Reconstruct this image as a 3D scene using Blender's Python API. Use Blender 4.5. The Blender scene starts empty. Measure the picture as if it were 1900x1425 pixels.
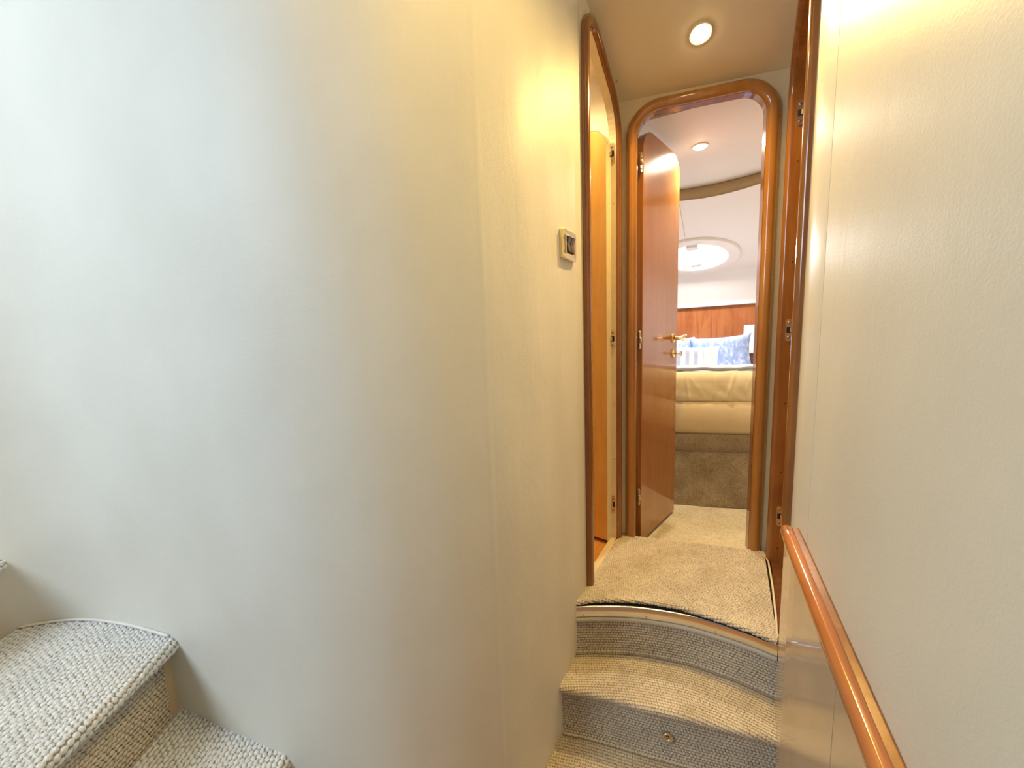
import bpy, bmesh, math, random
import numpy as np
from mathutils import Matrix, Vector
random.seed(4); RNG = np.random.default_rng(7)
PI = math.pi
SC = bpy.context.scene
COL = SC.collection

# ------------------------------------------------------------------ camera, world, big lights, exposure
# world frame: +Y runs down the corridor towards the bow cabin, +X to the right wall, z = 0 is the landing
YAW, PITCH, ROLL = math.radians(31), math.atan(90 / 720), math.radians(2.0)
fw = Vector((0, math.cos(PITCH), -math.sin(PITCH))); r0 = Vector((1, 0, 0)); u0 = r0.cross(fw)
rt = math.cos(ROLL) * r0 - math.sin(ROLL) * u0; up = math.sin(ROLL) * r0 + math.cos(ROLL) * u0
RZ = Matrix.Rotation(YAW, 3, 'Z'); fw, rt, up = RZ @ fw, RZ @ rt, RZ @ up
cam = bpy.data.objects.new('camera', bpy.data.cameras.new('camera')); COL.objects.link(cam)
cam.matrix_world = Matrix(((rt.x, up.x, -fw.x, 0), (rt.y, up.y, -fw.y, 0), (rt.z, up.z, -fw.z, .90), (0, 0, 0, 1)))
cam.data.sensor_width = 36; cam.data.lens = 720 / 1900 * 36; cam.data.clip_start = .02
SC.camera = cam

W = bpy.data.worlds.new('World'); SC.world = W; W.use_nodes = True
W.node_tree.nodes['Background'].inputs[0].default_value = (.90, .95, 1.0, 1)
W.node_tree.nodes['Background'].inputs[1].default_value = .13

def area(name, loc, target, size, power, color, shape='RECTANGLE', sy=None):
    l = bpy.data.lights.new(name, 'AREA'); l.energy = power; l.color = color; l.shape = shape
    l.size = size
    if shape == 'RECTANGLE': l.size_y = sy or size
    o = bpy.data.objects.new(name, l); COL.objects.link(o); o.location = loc
    o.rotation_euler = (Vector(target) - Vector(loc)).to_track_quat('-Z', 'Y').to_euler()
    return o
# daylight that falls down the stairwell from the saloon windows, behind and left of the viewer
area('saloon_window_light', (-1.52, -1.45, 1.85), (-1.0, .35, .75), .8, 31, (.74, .88, 1.0), sy=1.1)

area('foyer_lamp', (.04, .62, 2.55), (-.36, .86, .3), .36, 17, (1, .66, .19), 'DISK')
SC.view_settings.view_transform = 'Standard'; SC.view_settings.look = 'None'
SC.view_settings.exposure = 0.36; SC.view_settings.gamma = 1.0; SC.view_settings.use_curve_mapping = False

# ------------------------------------------------------------------ materials
def nt(name):
    m = bpy.data.materials.new(name); m.use_nodes = True
    return m, m.node_tree, m.node_tree.nodes['Principled BSDF']
def node(t, kind, **kw):
    n = t.nodes.new(kind)
    for k, v in kw.items():
        if k in n.inputs: n.inputs[k].default_value = v
        else: setattr(n, k, v)
    return n
def coords(t, scale=(1, 1, 1), kind='Object'):
    c = t.nodes.new('ShaderNodeTexCoord'); mp = t.nodes.new('ShaderNodeMapping')
    mp.inputs['Scale'].default_value = scale; t.links.new(c.outputs[kind], mp.inputs[0]); return mp.outputs[0]
def ramp(t, fac, stops):
    r = t.nodes.new('ShaderNodeValToRGB'); t.links.new(fac, r.inputs[0])
    while len(r.color_ramp.elements) < len(stops): r.color_ramp.elements.new(.5)
    for e, (p, c) in zip(r.color_ramp.elements, stops): e.position = p; e.color = (*c, 1)
    return r.outputs[0]
def bump(t, h, strength, dist, normal_in=None):
    b = t.nodes.new('ShaderNodeBump'); b.inputs['Strength'].default_value = strength; b.inputs['Distance'].default_value = dist
    t.links.new(h, b.inputs['Height'])
    if normal_in: t.links.new(normal_in, b.inputs['Normal'])
    return b.outputs[0]

def vinyl(name, c1, c2, rough=.38, bs=.35, sc=6):
    m, t, p = nt(name)
    n = node(t, 'ShaderNodeTexNoise', Scale=sc * .5, Detail=4.0); t.links.new(coords(t), n.inputs['Vector'])
    t.links.new(ramp(t, n.outputs['Fac'], [(.3, c1), (.7, c2)]), p.inputs['Base Color'])
    p.inputs['Roughness'].default_value = rough; p.inputs['Specular IOR Level'].default_value = .3
    a = node(t, 'ShaderNodeTexNoise', Scale=260.0, Detail=3.0); t.links.new(coords(t), a.inputs['Vector'])
    b = node(t, 'ShaderNodeTexNoise', Scale=sc, Detail=5.0, Distortion=.4); t.links.new(coords(t, (1, 1, .5)), b.inputs['Vector'])
    n1 = bump(t, a.outputs['Fac'], bs, .0006)
    t.links.new(bump(t, b.outputs['Fac'], bs, .004, n1), p.inputs['Normal'])
    return m
def wood(name, dark, mid, light, rough=.22, coat=.5, scale=1.0, axis='z'):
    m, t, p = nt(name)
    s = {'z': (14, 14, 1.1), 'y': (14, 1.1, 14), 'x': (1.1, 14, 14)}[axis]
    a = node(t, 'ShaderNodeTexNoise', Scale=2.2 * scale, Detail=8.0, Distortion=.8, Roughness=.62); t.links.new(coords(t, s), a.inputs['Vector'])
    b = node(t, 'ShaderNodeTexNoise', Scale=2.6, Detail=3.0, Distortion=1.2); t.links.new(coords(t, (1.5, 1.5, 1.0)), b.inputs['Vector'])
    mx = t.nodes.new('ShaderNodeMix'); mx.inputs[0].default_value = .45
    t.links.new(a.outputs['Fac'], mx.inputs[2]); t.links.new(b.outputs['Fac'], mx.inputs[3])
    t.links.new(ramp(t, mx.outputs[0], [(.34, dark), (.5, mid), (.66, light)]), p.inputs['Base Color'])
    p.inputs['Roughness'].default_value = rough; p.inputs['Coat Weight'].default_value = coat; p.inputs['Coat Roughness'].default_value = .08
    return m
def plain(name, c, rough=.5, metal=0.0, emit=None, es=1.0, spec=.5):
    m, t, p = nt(name)
    n = node(t, 'ShaderNodeTexNoise', Scale=30.0, Detail=2.0); t.links.new(coords(t), n.inputs['Vector'])
    t.links.new(ramp(t, n.outputs['Fac'], [(.3, tuple(x * .93 for x in c)), (.7, c)]), p.inputs['Base Color'])
    p.inputs['Roughness'].default_value = rough; p.inputs['Metallic'].default_value = metal; p.inputs['Specular IOR Level'].default_value = spec
    if emit: p.inputs['Emission Color'].default_value = (*emit, 1); p.inputs['Emission Strength'].default_value = es
    return m
def carpet_mat(name, c1, c2, c3, flat=False):
    m, t, p = nt(name)
    uv = coords(t, (1, 1, 1), 'UV')
    a = node(t, 'ShaderNodeTexNoise', Scale=7.0, Detail=5.0, Roughness=.65); t.links.new(uv, a.inputs['Vector'])
    b = node(t, 'ShaderNodeTexNoise', Scale=420.0 if not flat else 160.0, Detail=3.0, Roughness=.7); t.links.new(uv, b.inputs['Vector'])
    mx = t.nodes.new('ShaderNodeMix'); mx.inputs[0].default_value = .5
    t.links.new(a.outputs['Fac'], mx.inputs[2]); t.links.new(b.outputs['Fac'], mx.inputs[3])
    base = ramp(t, mx.outputs[0], [(.38, c1), (.5, c2), (.62, c3)])
    vo = node(t, 'ShaderNodeTexVoronoi', Scale=230.0 if not flat else 170.0); t.links.new(uv, vo.inputs['Vector'])
    sp = t.nodes.new('ShaderNodeSeparateColor'); t.links.new(vo.outputs['Color'], sp.inputs[0])
    fl = ramp(t, sp.outputs[0], [(.05, (.80, .78, .74)), (.40, (.93, .92, .90)), (.85, (1.0, 1.0, 1.0))])
    mu = t.nodes.new('ShaderNodeMix'); mu.data_type = 'RGBA'; mu.blend_type = 'MULTIPLY'; mu.inputs[0].default_value = 1
    t.links.new(base, mu.inputs[6]); t.links.new(fl, mu.inputs[7])
    if flat: t.links.new(mu.outputs[2], p.inputs['Base Color'])
    else:   # shade in the gaps between loops, painted in from pile height
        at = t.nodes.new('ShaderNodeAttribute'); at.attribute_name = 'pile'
        shade_r = ramp(t, at.outputs['Fac'], [(.22, (1, 1, 1)), (.55, (0, 0, 0))])
        shade_mx = t.nodes.new('ShaderNodeMix'); shade_mx.data_type = 'RGBA'; t.links.new(shade_r, shade_mx.inputs[0])
        t.links.new(mu.outputs[2], shade_mx.inputs[6]); shade_mx.inputs[7].default_value = (c1[0] * .45, c1[1] * .42, c1[2] * .38, 1)
        t.links.new(shade_mx.outputs[2], p.inputs['Base Color'])
    p.inputs['Roughness'].default_value = .95; p.inputs['Specular IOR Level'].default_value = .1
    p.inputs['Sheen Weight'].default_value = .15
    t.links.new(bump(t, b.outputs['Fac'], .6, .0025), p.inputs['Normal'])
    return m

M = {}
M['wall'] = vinyl('wall_vinyl', (.735, .715, .645), (.785, .765, .695), .5, .55, 9)
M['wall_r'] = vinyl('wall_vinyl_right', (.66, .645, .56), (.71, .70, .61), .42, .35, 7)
M['ceil'] = vinyl('ceiling_vinyl', (.72, .64, .46), (.77, .69, .51), .5, .15, 5)
M['cabin'] = vinyl('cabin_vinyl', (.82, .75, .67), (.86, .79, .71), .55, .12, 4)
M['bolster'] = vinyl('bolster_vinyl', (.72, .58, .34), (.78, .64, .39), .45, .3, 14)
M['casing'] = wood('casing_cherry', (.16, .056, .012), (.24, .088, .018), (.31, .125, .028), .2, .6)
M['casing_h'] = wood('casing_cherry_light', (.31, .128, .026), (.39, .17, .034), (.46, .215, .05), .2, .6)
M['leaf'] = wood('door_cherry', (.35, .13, .026), (.40, .155, .033), (.46, .185, .043), .24, .6)
M['leaf_l'] = wood('side_door_veneer', (.66, .32, .07), (.73, .38, .09), (.80, .44, .12), .3, .3)
M['headboard'] = wood('headboard_cherry', (.32, .085, .022), (.42, .13, .036), (.50, .18, .055), .3, .4)
M['panel'] = wood('dado_panel_veneer', (.56, .40, .24), (.59, .43, .26), (.62, .46, .285), .2, .5, .3)
M['rail'] = wood('rail_cherry', (.33, .115, .036), (.41, .15, .048), (.48, .19, .065), .16, .7, 1, 'y')
M['floorwood'] = wood('cabin_sole_wood', (.50, .19, .04), (.62, .27, .065), (.72, .36, .11), .25, .4, 1, 'y')
M['darkwood'] = wood('sill_wood', (.10, .035, .012), (.16, .06, .02), (.22, .09, .035), .35, .2)
M['sub'] = plain('landing_subfloor', (.02, .012, .008), .9)
M['cream'] = plain('cream_lacquer', (.80, .68, .44), .35)
M['beige_trim'] = plain('beige_trim_vinyl', (.72, .60, .40), .45)
M['brown_trim'] = plain('brown_trim_vinyl', (.52, .38, .20), .5)
M['steel'] = plain('polished_steel', (.80, .79, .77), .16, 1.0)
M['nickel'] = plain('satin_nickel', (.72, .62, .46), .28, 1.0)
M['screw'] = plain('screw_metal', (.40, .30, .17), .35, 1.0)
M['brass'] = plain('polished_brass', (.80, .55, .20), .12, 1.0)
M['gold'] = plain('pale_gold', (.88, .74, .42), .15, 1.0)
M['black'] = plain('dark_slot', (.012, .008, .006), .8)
M['rocker'] = plain('brown_rocker', (.09, .06, .045), .25)
M['lip'] = plain('pale_carpet_lip', (.56, .53, .46), .95)
M['white'] = plain('white_plastic', (.85, .82, .78), .45)
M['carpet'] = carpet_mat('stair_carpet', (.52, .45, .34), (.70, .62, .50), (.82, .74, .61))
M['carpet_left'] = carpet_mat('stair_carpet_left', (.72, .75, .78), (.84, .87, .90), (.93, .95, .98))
M['cabin_carpet'] = carpet_mat('cabin_carpet', (.62, .54, .36), (.76, .69, .50), (.82, .76, .58), True)
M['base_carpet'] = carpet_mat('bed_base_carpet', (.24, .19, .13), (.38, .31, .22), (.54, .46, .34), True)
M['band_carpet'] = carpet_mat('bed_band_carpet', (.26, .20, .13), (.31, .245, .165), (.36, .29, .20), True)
M['binding'] = plain('carpet_binding', (.80, .70, .50), .8)
M['spread'] = plain('cream_bedspread', (.86, .74, .46), .8)
M['sheet'] = plain('white_sheet', (.82, .83, .88), .8)
M['lens'] = plain('lamp_lens', (1, .95, .8), .3, 0, (1, .78, .42), 26)
M['lens2'] = plain('lamp_lens_cabin', (1, .95, .85), .3, 0, (1, .86, .62), 22)
M['pane'] = plain('hatch_pane', (.9, .92, .95), .4, 0, (.93, .97, 1), 4.2)
def pillow_blue():
    m, t, p = nt('blue_printed_cotton')
    n = node(t, 'ShaderNodeTexNoise', Scale=34.0, Detail=3.0, Distortion=.6); t.links.new(coords(t, (1, 1, .55)), n.inputs['Vector'])
    t.links.new(ramp(t, n.outputs['Fac'], [(.40, (.30, .40, .66)), (.53, (.38, .48, .72)), (.62, (.56, .66, .84)), (.70, (.74, .82, .92))]), p.inputs['Base Color'])
    p.inputs['Roughness'].default_value = .85
    return m
def pillow_stripe():
    m, t, p = nt('striped_cotton')
    c = coords(t, (1, 1, 1)); s = t.nodes.new('ShaderNodeSeparateXYZ'); t.links.new(c, s.inputs[0])
    a = node(t, 'ShaderNodeMath', operation='MULTIPLY'); a.inputs[1].default_value = 2 * PI / .058; t.links.new(s.outputs['X'], a.inputs[0])
    b = node(t, 'ShaderNodeMath', operation='SINE'); t.links.new(a.outputs[0], b.inputs[0])
    lim = node(t, 'ShaderNodeMath', operation='LESS_THAN'); lim.inputs[1].default_value = .065; t.links.new(s.outputs['X'], lim.inputs[0])
    mul = node(t, 'ShaderNodeMath', operation='MULTIPLY'); t.links.new(b.outputs[0], mul.inputs[0]); t.links.new(lim.outputs[0], mul.inputs[1])
    t.links.new(ramp(t, mul.outputs[0], [(.10, (.90, .90, .92)), (.30, (.56, .60, .76))]), p.inputs['Base Color'])
    p.inputs['Roughness'].default_value = .85
    return m
M['blue'] = pillow_blue(); M['stripe'] = pillow_stripe()

# ------------------------------------------------------------------ helpers
def obj(name, verts, faces, mat, parent=None, smooth=False, uv=None, **props):
    me = bpy.data.meshes.new(name); me.from_pydata([tuple(map(float, v)) for v in verts], [], faces); me.update()
    if uv is not None:
        l = me.uv_layers.new(name='UV'); vi = np.empty(len(me.loops), 'i'); me.loops.foreach_get('vertex_index', vi)
        l.data.foreach_set('uv', np.asarray(uv, 'f')[vi].ravel())
    if smooth: me.polygons.foreach_set('use_smooth', [True] * len(me.polygons))
    me.materials.append(M[mat]); o = bpy.data.objects.new(name, me); COL.objects.link(o)
    if parent: o.parent = parent; o.matrix_parent_inverse = parent.matrix_world.inverted()
    for k, v in props.items(): o[k] = v
    return o
def fix(o):
    bm = bmesh.new(); bm.from_mesh(o.data); bmesh.ops.recalc_face_normals(bm, faces=bm.faces); bm.to_mesh(o.data); bm.free(); return o
def bev(o, w=.002, seg=2, smooth=True):
    bm = bmesh.new(); bm.from_mesh(o.data)
    es = [e for e in bm.edges if len(e.link_faces) == 2 and e.calc_face_angle(0) > .6]
    bmesh.ops.bevel(bm, geom=es, offset=w, segments=seg, profile=.5, affect='EDGES', clamp_overlap=True)
    bmesh.ops.recalc_face_normals(bm, faces=bm.faces); bm.to_mesh(o.data); bm.free()
    return o
def empty(name, loc, label=None, cat=None, group=None, kind=None):
    o = bpy.data.objects.new(name, None); COL.objects.link(o); o.location = loc; o.empty_display_size = .05
    o.matrix_world = Matrix.Translation(loc)
    tag(o, label, cat, group, kind); return o
def tag(o, label=None, cat=None, group=None, kind=None):
    if label: o['label'] = label
    if cat: o['category'] = cat
    if group: o['group'] = group
    if kind: o['kind'] = kind
    return o
class MB:
    def __init__(s): s.v = []; s.f = []
    def add(s, v, f):
        k = len(s.v); s.v += [tuple(map(float, x)) for x in v]; s.f += [tuple(i + k for i in q) for q in f]; return s
    def box(s, a, b, mat=None):
        x0, y0, z0 = a; x1, y1, z1 = b
        v = [(x0, y0, z0), (x1, y0, z0), (x1, y1, z0), (x0, y1, z0), (x0, y0, z1), (x1, y0, z1), (x1, y1, z1), (x0, y1, z1)]
        if mat: v = [mat @ Vector(p) for p in v]
        return s.add(v, [(3, 2, 1, 0), (4, 5, 6, 7), (0, 1, 5, 4), (1, 2, 6, 5), (2, 3, 7, 6), (3, 0, 4, 7)])
    def tube(s, pts, rad, n=12, cap=True, ell=1.0):
        pts = [Vector(p) for p in pts]; R = rad if isinstance(rad, (list, tuple)) else [rad] * len(pts); rings = []
        for i, p in enumerate(pts):
            d = (pts[min(i + 1, len(pts) - 1)] - pts[max(i - 1, 0)]).normalized()
            a = d.cross(Vector((0, 0, 1)) if abs(d.z) < .9 else Vector((1, 0, 0))).normalized(); b = a.cross(d)
            rings.append([p + R[i] * (math.cos(2 * PI * k / n) * a + ell * math.sin(2 * PI * k / n) * b) for k in range(n)])
        v = [q for r in rings for q in r]; f = []
        for i in range(len(pts) - 1):
            for k in range(n): f.append((i * n + k, i * n + (k + 1) % n, (i + 1) * n + (k + 1) % n, (i + 1) * n + k))
        if cap: f += [tuple(range(n))[::-1], tuple(range((len(pts) - 1) * n, len(pts) * n))]
        return s.add(v, f)
    def prism(s, poly, h0, h1, fr=lambda u, w, h: (u, w, h)):
        n = len(poly); v = [fr(p[0], p[1], h0) for p in poly] + [fr(p[0], p[1], h1) for p in poly]
        return s.add(v, [tuple(range(n))[::-1], tuple(range(n, 2 * n))] + [(i, (i + 1) % n, (i + 1) % n + n, i + n) for i in range(n)])
    def lathe(s, prof, fr, n=24):
        v = []; f = []
        for r, h in prof:
            for k in range(n): v.append(fr(r * math.cos(2 * PI * k / n), r * math.sin(2 * PI * k / n), h))
        for i in range(len(prof) - 1):
            for k in range(n): f.append((i * n + k, i * n + (k + 1) % n, (i + 1) * n + (k + 1) % n, (i + 1) * n + k))
        f.append(tuple(range((len(prof) - 1) * n, len(prof) * n)))
        return s.add(v, f)
    def out(s, name, mat, parent=None, smooth=False, b=0, **props):
        o = fix(obj(name, s.v, s.f, mat, parent, smooth, **props))
        if b: bev(o, b)
        if b and smooth: o.data.polygons.foreach_set('use_smooth', [True] * len(o.data.polygons))
        return o
def plane(origin, udir, ndir, zdir=(0, 0, 1)):
    o, u, n, z = Vector(origin), Vector(udir).normalized(), Vector(ndir).normalized(), Vector(zdir).normalized()
    return lambda a, b, h: o + u * a + z * b + n * h
def grid(P, closed=False):
    nu, nv = P.shape[:2]; idx = np.arange(nu * nv).reshape(nu, nv)
    q = np.stack([idx[:-1, :-1], idx[1:, :-1], idx[1:, 1:], idx[:-1, 1:]], -1).reshape(-1, 4)
    return P.reshape(-1, 3), q
def cat(pts, n):
    """smooth curve through points, resampled evenly"""
    p = np.array(pts, float); q = np.vstack([2 * p[0] - p[1], p, 2 * p[-1] - p[-2]]); out = []
    for i in range(1, len(q) - 2):
        t = np.linspace(0, 1, 30, endpoint=False)[:, None]; a, b, c, d = q[i - 1], q[i], q[i + 1], q[i + 2]
        out.append(.5 * (2 * b + (c - a) * t + (2 * a - 5 * b + 4 * c - d) * t ** 2 + (-a + 3 * b - 3 * c + d) * t ** 3))
    return resample(np.vstack(out + [p[-1:]]), n)
def resample(o, n):
    L = np.r_[0, np.cumsum(np.linalg.norm(np.diff(o, axis=0), axis=1))]; s = np.linspace(0, L[-1], n)
    return np.stack([np.interp(s, L, o[:, k]) for k in range(o.shape[1])], 1)
def bez(a, b, c, d, n):
    t = np.linspace(0, 1, n)[:, None]; a, b, c, d = map(np.array, (a, b, c, d))
    return (1 - t) ** 3 * a + 3 * t * (1 - t) ** 2 * b + 3 * t * t * (1 - t) * c + t ** 3 * d

# carpet surface: a fine grid whose loops are real relief
def carpet(name, P, mat, parent, pu=.0085, pv=.0095, amp=.0016, flip=False, fray=0.0):
    nu, nv = P.shape[:2]
    du = np.gradient(P, axis=0); dv = np.gradient(P, axis=1)
    N = np.cross(du, dv); N /= np.maximum(np.linalg.norm(N, axis=2, keepdims=True), 1e-9)
    if flip: N = -N
    su = np.cumsum(np.linalg.norm(du, axis=2), axis=0).mean(1)[:, None] * np.ones((1, nv))
    sv = np.cumsum(np.linalg.norm(dv, axis=2), axis=1)
    row = np.floor(sv / pv); jit = (np.sin(row * 12.9898) * 43758.5453) % 1
    wob = .15 * np.sin(su * 37 + row) 
    fu = su / pu + .5 * (row % 2) + .2 * jit + wob; cu = np.floor(fu); a = (fu - cu - .5) * 2; b = (sv / pv - row - .5) * 2
    cell = (np.sin(cu * 78.233 + row * 37.719) * 43758.5453) % 1
    h = np.sqrt(np.clip(1 - .80 * a ** 2 - .86 * b ** 2 + .25 * (cell - .5) * a, 0, 1)) * (.78 + .22 * cell)
    D = amp * h + RNG.normal(0, amp * .07, h.shape)
    Q = P + N * D[..., None]
    v, q = grid(Q)
    if flip: q = q[:, ::-1]
    me = bpy.data.meshes.new(name); me.vertices.add(len(v)); me.vertices.foreach_set('co', v.astype('f').ravel())
    me.loops.add(q.size); me.loops.foreach_set('vertex_index', q.astype('i').ravel())
    me.polygons.add(len(q)); me.polygons.foreach_set('loop_start', np.arange(0, q.size, 4, dtype='i'))
    me.update(calc_edges=True); me.validate()
    uv = np.stack([su, sv], -1).reshape(-1, 2); l = me.uv_layers.new(name='UV'); l.data.foreach_set('uv', uv[q.ravel()].astype('f').ravel())
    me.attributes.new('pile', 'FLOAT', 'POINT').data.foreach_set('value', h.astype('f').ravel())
    me.polygons.foreach_set('use_smooth', np.ones(len(q), bool)); me.materials.append(M[mat])
    o = bpy.data.objects.new(name, me); COL.objects.link(o)
    if parent: o.parent = parent; o.matrix_parent_inverse = parent.matrix_world.inverted()
    return o

# door opening outline: up the first side, over the rounded top, down the second side
def upath(a0, a1, z0, z1, r, n=10, tilt=0.0, zt1=None):
    p = [(a0, z) for z in np.linspace(z0, z1 - r, 6)]
    p += [(a0 + r - r * math.cos(t), z1 - r + r * math.sin(t)) for t in np.linspace(0, PI / 2, n)[1:]]
    p += [(a1 - r + r * math.sin(t), z1 - r + r * math.cos(t)) for t in np.linspace(0, PI / 2, n)]
    p += [(a1, z) for z in np.linspace(z1 - r, z0, 6)[1:]]
    return [(a, z + tilt * (a1 - a) * max(0, z / z1) ** 2) for a, z in p]
def normals2(p):
    out = []
    for i in range(len(p)):
        a, b = np.array(p[max(i - 1, 0)]), np.array(p[min(i + 1, len(p) - 1)]); d = (b - a) / np.linalg.norm(b - a)
        out.append((-d[1], d[0]))
    return out          # points away from the opening
def opening_wall(mb, path, A0, A1, Z0, Z1, h0, h1, fr):
    cx, cz = (path[0][0] + path[-1][0]) / 2, (Z0 + Z1) / 2; out = []
    n = len(path)
    for i, (a, z) in enumerate(path):
        if i < 6: q = (A0, z if i else Z0)
        elif i >= n - 6 + 0 and a == path[-1][0]: q = (A1, z if i < n - 1 else Z0)
        else:
            t = (i - 5) / (n - 11 + 1e-9); t = min(max(t, 0), 1); zz = path[5][1]
            s = t * ((Z1 - zz) + (A1 - A0) + (Z1 - path[-6][1]))
            if s < Z1 - zz: q = (A0, zz + s)
            elif s < Z1 - zz + A1 - A0: q = (A0 + s - (Z1 - zz), Z1)
            else: q = (A1, Z1 - (s - (Z1 - zz) - (A1 - A0)))
        out.append(q)
    # snap the two nearest to the true corners
    for c in ((A0, Z1), (A1, Z1)):
        k = min(range(n), key=lambda i: (out[i][0] - c[0]) ** 2 + (out[i][1] - c[1]) ** 2); out[k] = c
    for h in (h0, h1):
        v = [fr(a, z, h) for a, z in path] + [fr(a, z, h) for a, z in out]
        mb.add(v, [(i, i + 1, n + i + 1, n + i) for i in range(n - 1)])
    v = [fr(a, z, h0) for a, z in path] + [fr(a, z, h1) for a, z in path]
    mb.add(v, [(i, i + 1, n + i + 1, n + i) for i in range(n - 1)])
def inset(path, d=.0012):
    return [(a - nx * d, z - nz * d) for (a, z), (nx, nz) in zip(path, normals2(path))]
def jamb(path, h0, h1, fr, mat, parent):
    p0, p1 = inset(path), inset(path, -.004); n = len(path); mb = MB()
    mb.add([fr(*p, h) for h, q in ((h0, p0), (h1, p0), (h1, p1)) for p in q], [(k * n + i, k * n + i + 1, (k + 1) * n + i + 1, (k + 1) * n + i) for k in (0, 1) for i in range(n - 1)])
    return mb.out('door_jamb', mat, parent)
def casing(name, path, prof, fr, mat, parent, **props):
    nn = normals2(path); P = np.array([[tuple(fr(a + nx * o, z + nz * o, h)) for o, h in prof] for (a, z), (nx, nz) in zip(path, nn)])
    v, q = grid(P); o = fix(obj(name, v, [tuple(x) for x in q.tolist()], mat, parent, True, **props)); return o
def round_prof(w, h, back=-.03, lip=.004, n=9):
    p = [(0, back), (0, h * .35)]
    p += [(w / 2 - w / 2 * math.cos(t), h * .35 + h * .65 * math.sin(t) ** .8) for t in np.linspace(0, PI, n)[1:-1]]
    return p + [(w, h * .35), (w, -.001)]

# ------------------------------------------------------------------ SETTING: walls
arc = bez((-.455, .97), (-.455, .60), (-.62, .42), (-.849, .372), 60)
tail = cat([(-.849, .372), (-1.00, .343), (-1.2, .303), (-1.36, .262), (-1.49, .208), (-1.585, .125), (-1.66, 0), (-1.715, -.2), (-1.73, -.45), (-1.72, -.8)], 80)
wall_curve = resample(np.vstack([[(-.455, 1.215)], arc, tail[1:]]), 420)      # plan of the left wall, corridor -> stairwell
def wall_at(p):
    return int(np.argmin(np.linalg.norm(wall_curve - np.array(p), axis=1)))
tan = np.gradient(wall_curve, axis=0); tan /= np.linalg.norm(tan, axis=1, keepdims=True); wnorm = np.stack([-tan[:, 1], tan[:, 0]], 1) * 1.0
if wnorm[5][0] < 0: wnorm = -wnorm                                            # towards the viewer
SW = np.r_[0, np.cumsum(np.linalg.norm(np.diff(wall_curve, axis=0), axis=1))]
def soft(x, w): return np.exp(-(x / w) ** 2)
zs = np.linspace(-.74, 2.6, 240)
S, Z = np.meshgrid(SW, zs, indexing='ij')
seam_s = SW[wall_at((-.4895, .705))]
D = .0014 * soft(S - seam_s, .0055) * (.6 + .4 * np.sin(Z * 19) * np.sin(Z * 7.3))
D += .0010 * np.sin(S * 17 + np.sin(Z * 1.7) * .8) + .0006 * np.sin(S * 41 + 2 * np.sin(Z * 2.3 + 1))
for s0, z0, ln, sl, am in [(.93, .62, .09, .1, .0010), (.86, .46, .07, .5, .0008), (1.33, .50, .10, -.2, .0006), (.80, .58, .10, 8, .0007), (.62, .78, .1, 6, .0006)]:
    a = (S - s0); b = Z - z0 - sl * a if abs(sl) < 3 else (a - (Z - z0) / sl)
    along = a if abs(sl) < 3 else Z - z0
    D += am * soft(b, .006) * soft(along, ln / 2)
P = np.stack([wall_curve[:, 0][:, None] + wnorm[:, 0][:, None] * D, wall_curve[:, 1][:, None] + wnorm[:, 1][:, None] * D, Z], -1)
v, q = grid(P); mb = MB(); mb.add(v, [tuple(x) for x in q.tolist()])
Pb = np.stack([(wall_curve[:, 0] - wnorm[:, 0] * .03)[::12, None] + 0 * zs[::48], (wall_curve[:, 1] - wnorm[:, 1] * .03)[::12, None] + 0 * zs[::48], np.ones((35, 1)) * zs[::48]], -1)
v, q = grid(Pb); mb.add(v, [tuple(x) for x in q.tolist()])
# straight part holding the side door
frL = plane((-.455, 0, 0), (0, 1, 0), (1, 0, 0))
pathL = upath(1.262, 1.592, -.005, 1.722, .085, tilt=.48)
m2 = MB(); opening_wall(m2, pathL, 1.214, 1.70, -.74, 2.3, 0, -.022, frL)
mb.add(m2.v, m2.f)
wl = fix(obj('wall_left', mb.v, mb.f, 'wall', None, True, kind='structure')); 

def wallx(y): return .118 if y > 1.05 else .118 + .124 * (1.05 - y) * min(1, (1.05 - y) / .08 * .5 + .5)
# right wall: two vinyl panels with a joint between them, then the part holding the right door
mb = MB(); frR = plane((.118, 0, 0), (0, 1, 0), (-1, 0, 0))
pathR = upath(1.205, 1.700, -.005, 1.745, .085, tilt=.36)
opening_wall(mb, pathR, 1.10, 1.80, -.74, 2.3, 0, -.03, frR)
def strip(y0, y1, off, th=.02, n=12):
    ys = np.linspace(y0, y1, n); poly = [(wallx(y) - off, y) for y in ys] + [(wallx(y) + th, y) for y in ys[::-1]]
    return poly
mb.prism(strip(1.10, .9735, 0), -.74, 2.6)
wr = mb.out('wall_right', 'wall_r', kind='structure')
mb = MB(); mb.prism(strip(.9705, -.9, .0005, n=40), -.74, 2.6); pr = mb.out('wall_panel', 'wall_r', wr, b=.0015)
mb = MB(); mb.prism(strip(.976, .968, -.006, n=3), -.74, 2.6); mb.out('panel_joint', 'brown_trim', wr)

# forward bulkhead with its door opening
su = Vector((1, .246, 0)).normalized(); sn = Vector((.246, -1, 0)).normalized()
frF = plane((0, 1.662 + .373 * .246, 0), su, sn)
k = su.x
pathF = upath(-.386 / k, .040 / k, -.005, 1.739, .082, n=12, tilt=-.02)
mb = MB(); opening_wall(mb, pathF, -.472 / k, .14 / k, -.2, 2.0, 0, -.028, frF)
wf = mb.out('wall_front', 'beige_trim', kind='structure')
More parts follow.
